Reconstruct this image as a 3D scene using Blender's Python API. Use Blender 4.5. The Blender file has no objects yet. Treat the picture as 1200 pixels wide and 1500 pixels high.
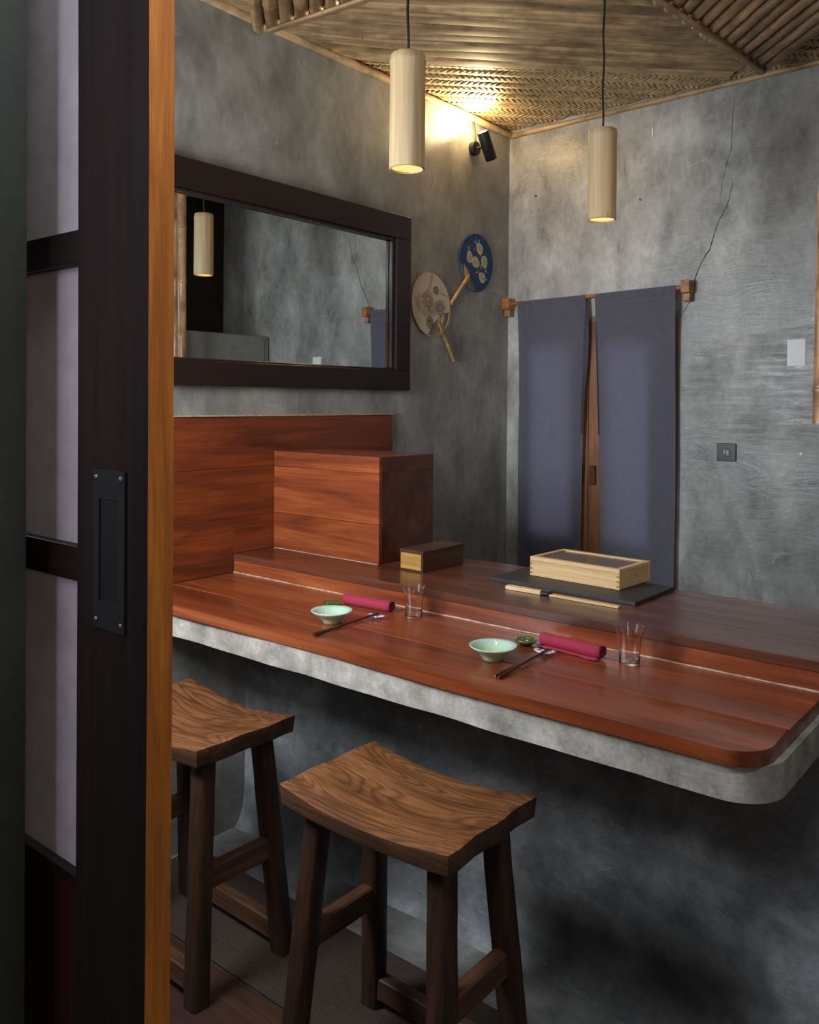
import bpy, bmesh, math, random
from mathutils import Vector, Matrix
PI = math.pi
rnd = random.Random(7)
SC = bpy.context.scene
COL = SC.collection
def lin(c):
    c = c/255.0
    return c/12.92 if c <= 0.04045 else ((c+0.055)/1.055)**2.4
def rgb(r, g, b): return (lin(r), lin(g), lin(b), 1.0)

# ------------------------------------------------------------------ camera
YAW, PIT, ROL, FPX, CYP = math.radians(39.2372), math.radians(-.6681), math.radians(.4802), 1256.86, 602.0
CAMP = Vector((2.361, -1.509, 1.5))
_f = Vector((-math.sin(YAW)*math.cos(PIT), math.cos(YAW)*math.cos(PIT), math.sin(PIT)))
_r = Vector((math.cos(YAW), math.sin(YAW), 0)); _u = _r.cross(_f)
_r2 = _r*math.cos(ROL)+_u*math.sin(ROL); _u2 = -_r*math.sin(ROL)+_u*math.cos(ROL)
cd = bpy.data.cameras.new('camera'); cam = bpy.data.objects.new('camera', cd); COL.objects.link(cam)
M = Matrix((_r2, _u2, -_f)).transposed().to_4x4(); M.translation = CAMP
cam.matrix_world = M
cd.sensor_fit = 'VERTICAL'; cd.sensor_height = 30.0; cd.lens = FPX*30.0/1500.0
cd.shift_y = (CYP-750.0)/1500.0; cd.clip_start = 0.02
SC.camera = cam

# ------------------------------------------------------------------ world, lights, exposure
w = bpy.data.worlds.new('world'); SC.world = w; w.use_nodes = True
w.node_tree.nodes['Background'].inputs[0].default_value = (0.62, 0.72, 0.95, 1)
w.node_tree.nodes['Background'].inputs[1].default_value = 0.03
SC.view_settings.view_transform = 'Standard'; SC.view_settings.look = 'None'
SC.view_settings.gamma = 1; SC.view_settings.use_curve_mapping = False
SC.view_settings.exposure = 0.0
def area(name, loc, target, sx, sy, power, color):
    l = bpy.data.lights.new(name, 'AREA'); l.shape = 'RECTANGLE'; l.size = sx; l.size_y = sy
    l.energy = power; l.color = color
    o = bpy.data.objects.new(name, l); COL.objects.link(o); o.location = loc
    o.rotation_euler = (Vector(target)-Vector(loc)).to_track_quat('-Z', 'Y').to_euler()
    return o
def spot(name, loc, target, power, color, angle, blend, r):
    l = bpy.data.lights.new(name, 'SPOT'); l.energy = power; l.color = color
    l.spot_size = math.radians(angle); l.spot_blend = blend; l.shadow_soft_size = r
    o = bpy.data.objects.new(name, l); COL.objects.link(o); o.location = loc
    o.rotation_euler = (Vector(target)-Vector(loc)).to_track_quat('-Z', 'Y').to_euler()
    return o
# daylight in the window beside the doorway
area('window_daylight', (.52, -1.0, 1.75), (.62, 1.0, 1.62), .54, .54, 38.0, (.90, .95, 1.0))
# daylight of the corridor behind the viewer
area('corridor_daylight', (1.34, -1.75, 1.80), (1.45, -1.0, 1.35), .42, .90, 5.6, (.88, .84, 1.0))
# added warm fill for the jamb and paper, no lamp known there
area('corridor_warm_fill', (3.35, -1.95, 1.7), (1.45, -1.05, 1.35), .4, .6, 3.6, (1.0, .84, .62))
# added cool fill from above the doorway; the wall has no transom
area('doorway_top_fill', (2.0, -1.0, 2.52), (1.5, .35, .2), 1.0, .16, 12.0, (.82, .91, 1.0))
# added unseen fill to brighten the ceiling, without a fixture
area('ceiling_fill', (2.75, .35, 2.2), (1.0, .9, 2.86), .25, .25, 5.0, (1.0, .86, .66))
# warm wall spot by the back corner
spot('corner_spot_light', (.079, 1.795, 2.775), (.07, 1.60, 2.92), 44.0, (1.0, .76, .40), 140, .9, .02)
# broad spill from the lens of the corner spot
sl = bpy.data.lights.new('corner_spot_spill', 'POINT'); sl.energy = 3.0; sl.color = (1.0, .76, .40); sl.shadow_soft_size = .02
so = bpy.data.objects.new('corner_spot_spill', sl); COL.objects.link(so); so.location = (.085, 1.785, 2.79)
spot('door_edge_fill', (2.25, -.78, 2.55), (1.62, -.99, 1.2), 9.5, (1.0, .66, .30), 60, .6, .03)  # added warm light aimed at the door edge, no fixture there

# ------------------------------------------------------------------ helpers
def link(o, parent=None):
    COL.objects.link(o)
    if parent is not None: o.parent = parent
    return o
def obj(name, bm, mat, parent=None, smooth=False, loc=None, auto=None):
    me = bpy.data.meshes.new(name)
    bmesh.ops.recalc_face_normals(bm, faces=bm.faces)
    bm.to_mesh(me); bm.free()
    for m in (mat if isinstance(mat, (list, tuple)) else [mat]): me.materials.append(m)
    if smooth or auto:
        for p in me.polygons: p.use_smooth = True
        if auto: me.set_sharp_from_angle(angle=math.radians(auto))
    o = bpy.data.objects.new(name, me); link(o, parent)
    if loc: o.location = loc
    return o
def obj_off(name, bm, mat, parent=None, smooth=False, auto=None):
    """bm is in world coordinates; parent sits at its own location"""
    if parent is not None:
        bmesh.ops.translate(bm, verts=bm.verts, vec=-parent.location)
    return obj(name, bm, mat, parent, smooth, None, auto)
def thing(name, label, cat, loc=(0, 0, 0), group=None, rz=0):
    o = bpy.data.objects.new(name, None); COL.objects.link(o); o.empty_display_size = .05
    o.location = loc; o.rotation_euler = (0, 0, rz); tag(o, label, cat, group); return o
def tag(o, label, cat, group=None):
    o['label'] = label; o['category'] = cat
    if group: o['group'] = group
def struct(o):
    o['kind'] = 'structure'; return o
def sroot(name, loc=(0, 0, 0)):
    o = bpy.data.objects.new(name, None); COL.objects.link(o); o.location = loc; o['kind'] = 'structure'; return o
def bx(bm, x0, x1, y0, y1, z0, z1, bev=0, seg=1):
    r = bmesh.ops.create_cube(bm, size=1)
    vs = r['verts']
    bmesh.ops.scale(bm, verts=vs, vec=(x1-x0, y1-y0, z1-z0))
    bmesh.ops.translate(bm, verts=vs, vec=((x0+x1)/2, (y0+y1)/2, (z0+z1)/2))
    if bev:
        es = list({e for v in vs for e in v.link_edges})
        bmesh.ops.bevel(bm, geom=es, offset=bev, segments=seg, affect='EDGES', profile=.5)
    return bm
def box(x0, x1, y0, y1, z0, z1, bev=0, seg=1):
    return bx(bmesh.new(), x0, x1, y0, y1, z0, z1, bev, seg)
def tube_pts(bm, pts, rad, n=8, caps=True):
    """swept tube; rad number or list"""
    pts = [Vector(p) for p in pts]; rings = []
    prev = None
    for i, p in enumerate(pts):
        d = (pts[min(i+1, len(pts)-1)]-pts[max(i-1, 0)]).normalized()
        if prev is None:
            a = Vector((0, 0, 1)) if abs(d.z) < .9 else Vector((1, 0, 0))
            x = d.cross(a).normalized()
        else:
            x = (prev-d*prev.dot(d)).normalized()
        prev = x; y = d.cross(x)
        r = rad[i] if isinstance(rad, (list, tuple)) else rad
        rings.append([bm.verts.new(p+(x*math.cos(2*PI*k/n)+y*math.sin(2*PI*k/n))*r) for k in range(n)])
    for a, b in zip(rings, rings[1:]):
        for k in range(n): bm.faces.new((a[k], a[(k+1) % n], b[(k+1) % n], b[k]))
    if caps:
        bm.faces.new(rings[0][::-1]); bm.faces.new(rings[-1])
    return bm
def lathe(bm, prof, n=32, c=(0, 0, 0), wob=None):
    """prof list of (r,z), open profile; poles where r==0"""
    rings = []
    for r, z in prof:
        if r == 0: rings.append([bm.verts.new((c[0], c[1], c[2]+z))])
        else:
            ring = []
            for k in range(n):
                a = 2*PI*k/n; rr, zz = (r, z) if wob is None else wob(r, z, a)
                ring.append(bm.verts.new((c[0]+rr*math.cos(a), c[1]+rr*math.sin(a), c[2]+zz)))
            rings.append(ring)
    for a, b in zip(rings, rings[1:]):
        for k in range(n):
            if len(a) == 1 and len(b) == 1: continue
            if len(a) == 1: bm.faces.new((a[0], b[k], b[(k+1) % n]))
            elif len(b) == 1: bm.faces.new((a[k], a[(k+1) % n], b[0]))
            else: bm.faces.new((a[k], a[(k+1) % n], b[(k+1) % n], b[k]))
    return bm
def prism(bm, pts, z0, z1, bev=0):
    lo = [bm.verts.new((x, y, z0)) for x, y in pts]; hi = [bm.verts.new((x, y, z1)) for x, y in pts]
    n = len(pts)
    f = bm.faces.new(hi); bm.faces.new(lo[::-1])
    for i in range(n): bm.faces.new((lo[i], lo[(i+1) % n], hi[(i+1) % n], hi[i]))
    if bev:
        bmesh.ops.bevel(bm, geom=list(f.edges), offset=bev, segments=2, affect='EDGES', profile=.5)
    return bm

# ------------------------------------------------------------------ materials
class NT:
    def __init__(s, name):
        s.m = bpy.data.materials.new(name); s.m.use_nodes = True
        s.t = s.m.node_tree; s.b = s.t.nodes['Principled BSDF']
        s.tc = s.t.nodes.new('ShaderNodeTexCoord'); s.oi = s.t.nodes.new('ShaderNodeObjectInfo')
    def n(s, ty, **k):
        o = s.t.nodes.new(ty)
        for a, v in k.items(): setattr(o, a, v)
        return o
    def l(s, a, b): s.t.links.new(a, b)
    def coords(s, scale=(1, 1, 1), rnd_off=True, world=False):
        mp = s.n('ShaderNodeMapping'); mp.inputs['Scale'].default_value = scale
        if world:
            g = s.n('ShaderNodeNewGeometry'); s.l(g.outputs['Position'], mp.inputs['Vector'])
        else: s.l(s.tc.outputs['Object'], mp.inputs['Vector'])
        if rnd_off and not world:
            c = s.n('ShaderNodeCombineXYZ'); mu = s.n('ShaderNodeMath', operation='MULTIPLY'); mu.inputs[1].default_value = 37.0
            s.l(s.oi.outputs['Random'], mu.inputs[0])
            for i in range(3): s.l(mu.outputs[0], c.inputs[i])
            s.l(c.outputs[0], mp.inputs['Location'])
        return mp.outputs[0]
    def noise(s, vec, scale=5, detail=6, rough=.55, dist=0):
        o = s.n('ShaderNodeTexNoise'); o.inputs['Scale'].default_value = scale; o.inputs['Detail'].default_value = detail
        o.inputs['Roughness'].default_value = rough; o.inputs['Distortion'].default_value = dist
        s.l(vec, o.inputs['Vector']); return o.outputs['Fac']
    def ramp(s, fac, stops, interp='LINEAR'):
        o = s.n('ShaderNodeValToRGB'); o.color_ramp.interpolation = interp
        e = o.color_ramp.elements
        while len(e) < len(stops): e.new(.5)
        for i, (p, c) in enumerate(stops):
            e[i].position = p; e[i].color = c if len(c) == 4 else (*c, 1)
        s.l(fac, o.inputs[0]); return o.outputs[0]
    def mix(s, a, b, fac, mode='MIX'):
        o = s.n('ShaderNodeMix', data_type='RGBA', blend_type=mode)
        if isinstance(fac, float): o.inputs[0].default_value = fac
        else: s.l(fac, o.inputs[0])
        for v, i in ((a, 6), (b, 7)):
            if isinstance(v, tuple): o.inputs[i].default_value = v
            else: s.l(v, o.inputs[i])
        return o.outputs[2]
    def math(s, op, a, b=0.0):
        o = s.n('ShaderNodeMath', operation=op)
        for v, i in ((a, 0), (b, 1)):
            if isinstance(v, (int, float)): o.inputs[i].default_value = v
            else: s.l(v, o.inputs[i])
        return o.outputs[0]
    def bump(s, h, strength=.3, dist=.01):
        o = s.n('ShaderNodeBump'); o.inputs['Strength'].default_value = strength; o.inputs['Distance'].default_value = dist
        s.l(h, o.inputs['Height']); s.l(o.outputs[0], s.b.inputs['Normal']); return o
    def set(s, **k):
        for a, v in k.items():
            i = s.b.inputs[a.replace('_', ' ')]
            if isinstance(v, (int, float, tuple)): i.default_value = v
            else: s.l(v, i)
        return s.m
G = lambda v: (v, v, v, 1)

YB_ = 2.163
def concrete(name, dark, mid, light, rough=.5, bump=.25, sc=1.0, stretch=(1, 1, .6), sheen=0):
    t = NT(name); v = t.coords(stretch, world=True)
    a = t.noise(v, 2.0*sc, 8, .60, .25); b = t.noise(v, 8*sc, 8, .62, .25); c = t.noise(v, 45*sc, 5, .6)
    base = t.ramp(a, [(.30, dark), (.50, mid), (.68, light)])
    m2 = t.ramp(b, [(.34, G(.74)), (.5, G(1.0)), (.66, G(1.25))])
    col = t.mix(base, m2, 1.0, 'MULTIPLY')
    m3 = t.ramp(c, [(.3, G(.86)), (.7, G(1.12))])
    col = t.mix(col, m3, 1.0, 'MULTIPLY')
    # pale trowel scars
    sv = t.coords((.7, .7, 2.2), world=True)
    s1 = t.noise(sv, 6*sc, 9, .7, 2.2)
    scar = t.ramp(s1, [(.62, G(0)), (.67, G(.5)), (.70, G(0))])
    col = t.mix(col, (light[0]*1.5, light[1]*1.5, light[2]*1.5, 1), t.math('MULTIPLY', scar, .55))
    h = t.math('ADD', t.math('MULTIPLY', b, .6), t.math('MULTIPLY', s1, .6))
    h = t.math('ADD', h, t.math('MULTIPLY', c, .12))
    t.bump(h, bump, .012)
    r = t.ramp(b, [(.3, G(rough-.12)), (.7, G(rough+.14))])
    if sheen:
        # burnished trowel strokes on the lower right of the wall: smoother plaster
        g = t.n('ShaderNodeNewGeometry'); d = t.n('ShaderNodeVectorMath', operation='SUBTRACT'); d.inputs[1].default_value = (1.45, YB_, 1.56)
        t.l(g.outputs['Position'], d.inputs[0]); sc_ = t.n('ShaderNodeVectorMath', operation='MULTIPLY'); sc_.inputs[1].default_value = (1.9, 1, 4.2)
        t.l(d.outputs[0], sc_.inputs[0]); ln = t.n('ShaderNodeVectorMath', operation='LENGTH'); t.l(sc_.outputs[0], ln.inputs[0])
        st = t.noise(t.coords((2.2, 1, 13), world=True), 3.5, 8, .7, .9)
        k = t.math('SUBTRACT', t.math('ADD', 1.0, t.math('MULTIPLY', st, .9)), t.math('ADD', ln.outputs['Value'], .35))
        kr = t.ramp(k, [(.05, G(0)), (.45, G(1))])
        r = t.mix(r, G(.16), kr)
        h = t.math('ADD', h, t.math('MULTIPLY', t.math('MULTIPLY', st, kr), .8))
        t.bump(h, bump, .012)
    return t.set(Base_Color=col, Roughness=r, Specular_IOR_Level=.5)
M_WALL = concrete('grey_plaster', rgb(122, 123, 121), rgb(156, 157, 154), rgb(190, 191, 188), .34, .30, sheen=1)
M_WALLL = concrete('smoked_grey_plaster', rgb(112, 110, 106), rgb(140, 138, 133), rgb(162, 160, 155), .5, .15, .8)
M_SLAB = concrete('cast_concrete', rgb(128, 122, 112), rgb(160, 155, 146), rgb(192, 188, 180), .7, .25, 2.2, (1, 1, 1))
M_BASE = concrete('dark_plaster', rgb(92, 95, 98), rgb(128, 131, 134), rgb(168, 171, 175), .45, .4, 1.6, (1, 1, 1))
M_FLOOR = concrete('floor_screed', rgb(112, 112, 108), rgb(134, 134, 130), rgb(152, 152, 148), .5, .1, 1.2, (1, 1, 1))
M_JAMB = concrete('jamb_plaster', rgb(36, 37, 31), rgb(46, 47, 40), rgb(56, 57, 49), .8, .12, 1.2)

def wood(name, dark, mid, light, axis='x', rough=.35, coat=0.0, fine=1.0, bump=.05, contrast=1.0, rings=0.0, worn=None):
    t = NT(name)
    st = {'x': (1.0, 9, 9), 'y': (9, 1.0, 9), 'z': (9, 9, 1.0)}[axis]
    v = t.coords(st)
    a = t.noise(v, 1.6*fine, 5, .55, .9)
    st2 = tuple(s*6 if s > 2 else s*2 for s in st)
    b = t.noise(t.coords(st2), 2.6*fine, 4, .6, .2)
    col = t.ramp(a, [(.28, dark), (.5, mid), (.72, light)])
    if rings:
        v3 = t.coords({'x': (.75, 5.0, 5.0), 'y': (5.0, .75, 5.0), 'z': (5.0, 5.0, .75)}[axis])
        n = t.noise(v3, 1.1*fine, 1.5, .4, .1)
        w_ = t.math('SINE', t.math('MULTIPLY', n, 260.0))
        line = t.ramp(t.math('ADD', t.math('MULTIPLY', w_, .5), .5), [(0, G(1-rings)), (.45, G(1)), (1, G(1.12))])
        col = t.mix(col, line, 1.0, 'MULTIPLY')
    m = t.ramp(b, [(.3, G(1-.30*contrast)), (.55, G(1)), (.75, G(1+.18*contrast))])
    col = t.mix(col, m, 1.0, 'MULTIPLY')
    if worn:
        wv = t.coords(tuple(s*.6 for s in st)); wn = t.noise(wv, 5, 8, .75, 1.5)
        wf = t.ramp(wn, [(.72, G(0)), (.80, G(.6))])
        col = t.mix(col, worn, wf)
    t.bump(b, bump, .004)
    r = t.ramp(a, [(.3, G(rough+.07)), (.7, G(max(.05, rough-.05)))])
    t.set(Base_Color=col, Roughness=r, Coat_Weight=coat, Coat_Roughness=.18)
    return t.m
RD, RM, RL = rgb(92, 42, 22), rgb(130, 63, 33), rgb(160, 86, 46)
M_RED = wood('red_varnished_wood', RD, RM, RL, 'x', .30, .35, worn=rgb(176, 120, 92))
M_REDY = wood('red_varnished_panel', rgb(78, 34, 15), rgb(116, 52, 24), rgb(144, 70, 32), 'y', .34, .3)
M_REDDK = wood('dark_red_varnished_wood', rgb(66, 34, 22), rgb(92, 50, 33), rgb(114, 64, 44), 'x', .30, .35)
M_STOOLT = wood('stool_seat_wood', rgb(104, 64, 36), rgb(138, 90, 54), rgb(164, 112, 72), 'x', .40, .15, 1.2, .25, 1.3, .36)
M_SEATSHADE = wood('stool_seat_side_shade', rgb(58, 37, 23), rgb(82, 54, 34), rgb(108, 74, 48), 'x', .5, .05, 1.2, .3, 1.5)  # darker than the seat top: shade of the sides put into the colour
M_STOOLL = wood('stool_leg_wood', rgb(40, 25, 16), rgb(58, 37, 24), rgb(80, 53, 35), 'z', .5, .05, 1.2, .3, 1.4)
M_STOOLR = wood('stool_rail_wood', rgb(62, 40, 26), rgb(90, 58, 38), rgb(110, 76, 52), 'x', .5, .05, 1.2, .3, 1.4)
M_STOOLRY = wood('stool_rail_wood_short', rgb(62, 40, 26), rgb(90, 58, 38), rgb(110, 76, 52), 'y', .5, .05, 1.2, .3, 1.4)
M_FRAME = wood('dark_mirror_wood', rgb(24, 12, 10), rgb(32, 16, 14), rgb(40, 20, 18), 'y', .42, .1, 1, .05)
M_STILE = wood('dark_door_wood', rgb(20, 13, 10), rgb(30, 20, 15), rgb(38, 26, 20), 'z', .75, 0, .8, .05)
M_STILEX = wood('dark_door_rail_wood', rgb(24, 16, 13), rgb(36, 24, 19), rgb(44, 30, 24), 'x', .5, 0, .8, .05)
for _m in (M_STILE, M_STILEX): _m.node_tree.nodes['Principled BSDF'].inputs['Specular IOR Level'].default_value = .2
M_DPANEL = wood('red_door_panel_wood', rgb(46, 18, 18), rgb(58, 24, 22), rgb(68, 30, 27), 'z', .5, 0, .8, .05)
M_EDGE = wood('raw_door_edge', rgb(152, 86, 24), rgb(180, 106, 32), rgb(198, 124, 44), 'z', .6, 0, 3.0, .1, .8)
M_DFLOOR = wood('dark_floor_boards', rgb(54, 34, 27), rgb(72, 47, 38), rgb(88, 60, 48), 'x', .45, 0, 1, .1)
M_NDOOR = wood('brown_door_wood', rgb(108, 66, 40), rgb(142, 92, 58), rgb(166, 112, 74), 'z', .45, 0, 1.2, .1)
M_PALE = wood('pale_box_wood', rgb(196, 160, 108), rgb(218, 184, 132), rgb(232, 202, 154), 'x', .5, 0, 1.5, .04, .6)
M_PALEY = wood('pale_box_wood_side', rgb(196, 160, 108), rgb(214, 180, 128), rgb(228, 198, 150), 'y', .5, 0, 1.5, .04, .6)
M_BRKT = wood('bracket_wood', rgb(136, 84, 46), rgb(170, 112, 66), rgb(192, 136, 88), 'y', .4, .1, 1.5, .05)
M_SBOX = wood('old_box_wood', rgb(128, 92, 40), rgb(168, 126, 58), rgb(190, 148, 76), 'x', .45, 0, 1.6, .08)
M_SBOXD = wood('old_box_dark_wood', rgb(52, 34, 22), rgb(74, 50, 32), rgb(92, 64, 42), 'y', .4, .1, 1.4, .06)
def bamboo(name, dark, mid, light, axis='z', rough=.42, fr=16):
    t = NT(name)
    st = {'x': (1.4, fr, fr), 'y': (fr, 1.4, fr), 'z': (fr, fr, 1.4)}[axis]
    a = t.noise(t.coords(st), 2.2, 5, .6, .4); b = t.noise(t.coords((3, 3, 3)), 3.0, 5, .6)
    col = t.ramp(a, [(.34, dark), (.5, mid), (.66, light)])
    m = t.ramp(b, [(.34, G(.55)), (.55, G(1.08))]); col = t.mix(col, m, 1.0, 'MULTIPLY')
    hv = t.ramp(t.oi.outputs['Random'], [(0, G(.72)), (1, G(1.15))]); col = t.mix(col, hv, 1.0, 'MULTIPLY')
    sp = t.ramp(t.noise(t.coords((8, 8, 8)), 9, 3, .5), [(.70, G(0)), (.74, G(.85))])
    col = t.mix(col, rgb(52, 36, 24), sp)
    t.bump(a, .12, .003)
    return t.set(Base_Color=col, Roughness=rough)
M_POLE = bamboo('ceiling_pole_bamboo', rgb(112, 84, 56), rgb(152, 120, 82), rgb(180, 148, 108), 'z')
M_SLAT = bamboo('ceiling_slat_bamboo', rgb(140, 112, 78), rgb(172, 142, 102), rgb(194, 168, 126), 'x', .62, 9)
M_CANE = bamboo('screen_bamboo', rgb(150, 110, 78), rgb(180, 138, 100), rgb(204, 166, 128), 'z', .3)
M_TRIMB = bamboo('trim_bamboo', rgb(168, 138, 98), rgb(190, 160, 118), rgb(206, 178, 138), 'x', .45)
M_TRIMBY = bamboo('trim_bamboo_long', rgb(168, 138, 98), rgb(190, 160, 118), rgb(206, 178, 138), 'y', .45)
M_HAND = bamboo('fan_handle_bamboo', rgb(182, 140, 84), rgb(206, 164, 104), rgb(220, 182, 124), 'z', .4)
def lampbam():
    t = NT('lamp_bamboo'); a = t.noise(t.coords((40, 40, 1.2)), 2.0, 4, .6, .2)
    col = t.ramp(a, [(.3, rgb(172, 146, 108)), (.5, rgb(188, 163, 124)), (.7, rgb(202, 180, 142))])
    st = t.ramp(t.noise(t.coords((9, 9, 2)), 3, 5, .6), [(.66, G(0)), (.75, G(.6))])
    col = t.mix(col, rgb(128, 98, 60), st); t.bump(a, .08, .002)
    return t.set(Base_Color=col, Roughness=.42)
M_LAMP = lampbam()
def weave():
    t = NT('woven_bamboo_strip'); 
    a = t.noise(t.coords((1, 1, 1), rnd_off=False), 60, 4, .6); b = t.noise(t.coords((1, 1, 1), rnd_off=False), 4, 4, .6)
    col = t.ramp(a, [(.3, rgb(132, 106, 72)), (.5, rgb(184, 156, 112)), (.7, rgb(212, 188, 144))])
    m = t.ramp(b, [(.3, G(.75)), (.65, G(1.1))]); col = t.mix(col, m, 1.0, 'MULTIPLY')
    return t.set(Base_Color=col, Roughness=.62)
M_WEAVE = weave()
def plain(name, col, rough=.5, metal=0, noise_amt=.12, sc=20, **k):
    t = NT(name); a = t.noise(t.coords(), sc, 4, .6)
    m = t.ramp(a, [(.3, G(1-noise_amt)), (.7, G(1+noise_amt))])
    c = t.mix(col, m, 1.0, 'MULTIPLY')
    return t.set(Base_Color=c, Roughness=rough, Metallic=metal, **k)
M_BLACK = plain('matt_black_metal', rgb(22, 22, 24), .38)
M_BLACKP = plain('black_painted_wood', rgb(24, 23, 22), .6)
M_BLKMAT = plain('black_board', rgb(42, 43, 46), .55, 0, .15, 60)
M_IRON = plain('worn_iron', rgb(10, 10, 11), .75, 0)
M_SCREW = plain('dull_screw_metal', rgb(120, 122, 128), .35, .9)
M_CORD = plain('black_cord', rgb(18, 17, 17), .6)
M_DARKV = plain('dark_void_boards', rgb(36, 30, 25), .8)
M_HOLLOW = plain('hollow_end_shade', rgb(72, 52, 34), .7)  # dark caps, the shade inside the hollow culms put into the colour
M_CAULK = plain('worn_pale_seam', rgb(176, 150, 126), .6, 0, .4, 60)
M_STEEL = plain('brushed_steel', rgb(150, 150, 148), .5, .35)
M_PAPERW = plain('white_card', rgb(246, 247, 250), .6, 0, .03)
M_CRACK = plain('dark_crack', rgb(52, 52, 52), .9)
M_INK = plain('dark_ink', rgb(62, 42, 34), .7)
M_INKRED = plain('red_ink', rgb(140, 84, 66), .7)
M_INKGR = plain('olive_ink', rgb(136, 122, 66), .7)
M_INKPL = plain('plum_ink', rgb(104, 86, 88), .7)
M_FANBL = plain('blue_fan_paper', rgb(20, 62, 106), .7, 0, .08)
M_FANBE = plain('beige_fan_paper', rgb(206, 188, 166), .7, 0, .08)
M_FISH = plain('cream_print', rgb(206, 192, 148), .7, 0, .08)
def shoji():
    t = NT('shoji_paper'); a = t.noise(t.coords(), 30, 5, .6)
    c = t.ramp(a, [(.3, rgb(206, 200, 206)), (.7, rgb(224, 218, 222))])
    t.set(Base_Color=c, Roughness=.8, Transmission_Weight=0.0)
    tr = t.n('ShaderNodeBsdfTranslucent'); t.l(c, tr.inputs[0])
    mx = t.n('ShaderNodeMixShader'); mx.inputs[0].default_value = .35
    t.l(t.b.outputs[0], mx.inputs[1]); t.l(tr.outputs[0], mx.inputs[2])
    t.l(mx.outputs[0], t.t.nodes['Material Output'].inputs[0]); return t.m
M_SHOJI = shoji()
def cloth(name, c1, c2, transl, sc=160):
    t = NT(name)
    h = t.noise(t.coords((1, 1, 14)), sc*.35, 3, .7); v = t.noise(t.coords((14, 14, 1)), sc*.35, 3, .7)
    f = t.math('MULTIPLY', t.math('ADD', h, v), .5)
    c = t.ramp(f, [(.38, c1), (.62, c2)])
    t.set(Base_Color=c, Roughness=.85); t.bump(f, .25, .002)
    tr = t.n('ShaderNodeBsdfTranslucent'); t.l(c, tr.inputs[0])
    mx = t.n('ShaderNodeMixShader'); mx.inputs[0].default_value = transl
    t.l(t.b.outputs[0], mx.inputs[1]); t.l(tr.outputs[0], mx.inputs[2])
    t.l(mx.outputs[0], t.t.nodes['Material Output'].inputs[0]); return t.m
M_NOREN = cloth('slate_blue_linen', rgb(106, 106, 122), rgb(128, 128, 144), .42)
M_NORENS = cloth('linen_stitch', rgb(140, 142, 160), rgb(152, 154, 170), .2)
M_TOWEL = cloth('crimson_towel', rgb(138, 30, 56), rgb(162, 42, 70), .0, 240)
M_TOWELD = cloth('crimson_towel_hem', rgb(84, 16, 34), rgb(100, 22, 42), .0, 240)
def emis(name, col, s):
    t = NT(name); return t.set(Base_Color=(0, 0, 0, 1), Emission_Color=col, Emission_Strength=s)
M_PANE = emis('backlit_door_pane', rgb(215, 212, 232), 0.85)
M_BULB = emis('warm_lamp_disc', (1.0, .58, .20, 1), 1.5)
M_LENS = emis('warm_spot_lens', (1.0, .85, .60, 1), 14)
M_WPAPER = emis('daylit_window_paper', (.86, .92, 1.0, 1), 3.0)
def glass(name, rough=0, ior=1.47, tint=(1, 1, 1, 1)):
    t = NT(name); return t.set(Base_Color=tint, Roughness=rough, Transmission_Weight=1.0, IOR=ior)
M_GLASS = glass('clear_glass')
def thin_glass():
    t = NT('lid_pane_glass'); g = t.n('ShaderNodeBsdfGlossy'); g.inputs['Roughness'].default_value = .06
    tr = t.n('ShaderNodeBsdfTransparent'); tr.inputs[0].default_value = (.75, .75, .75, 1)
    fr = t.n('ShaderNodeFresnel'); fr.inputs[0].default_value = 1.35
    mx = t.n('ShaderNodeMixShader'); t.l(fr.outputs[0], mx.inputs[0]); t.l(tr.outputs[0], mx.inputs[1]); t.l(g.outputs[0], mx.inputs[2])
    t.l(mx.outputs[0], t.t.nodes['Material Output'].inputs[0]); return t.m
M_LID = plain('lid_reflection_tint', rgb(122, 110, 102), .10, 0, .03); M_LID.node_tree.nodes['Principled BSDF'].inputs['Alpha'].default_value = .6  # grey-brown tint puts the reflection of the pale wall into the pane
def mirror():
    t = NT('mirror_silver'); return t.set(Base_Color=(.80, .84, .84, 1), Metallic=1.0, Roughness=.01)
M_MIRR = mirror()
def glaze(name, inner, outer, rmax):
    t = NT(name); v = t.coords(rnd_off=False)
    ln = t.n('ShaderNodeVectorMath', operation='LENGTH')
    mm = t.n('ShaderNodeMapping'); mm.inputs['Scale'].default_value = (1, 1, 0); t.l(t.tc.outputs['Object'], mm.inputs[0]); t.l(mm.outputs[0], ln.inputs[0])
    r = t.math('DIVIDE', ln.outputs['Value'], rmax)
    r = t.math('ADD', r, t.math('MULTIPLY', t.math('SUBTRACT', t.noise(v, 40, 4, .6), .5), .35))
    c = t.ramp(r, [(.30, inner), (.72, outer)])
    return t.set(Base_Color=c, Roughness=.12, Coat_Weight=.5)
M_BOWL = glaze('celadon_glaze', rgb(186, 192, 116), rgb(176, 208, 192), .055)
M_DISH = glaze('dark_green_glaze', rgb(40, 62, 22), rgb(66, 90, 44), .03)
def porc():
    t = NT('blue_white_porcelain'); a = t.noise(t.coords((1, 1, 1)), 90, 3, .5, 1)
    c = t.ramp(a, [(.48, rgb(222, 226, 236)), (.56, rgb(70, 84, 140))]); return t.set(Base_Color=c, Roughness=.12, Coat_Weight=.4)
M_PORC = porc()
M_STICK = plain('dark_lacquered_wood', rgb(70, 24, 18), .25, 0, .2, 60, Coat_Weight=.4)
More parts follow.
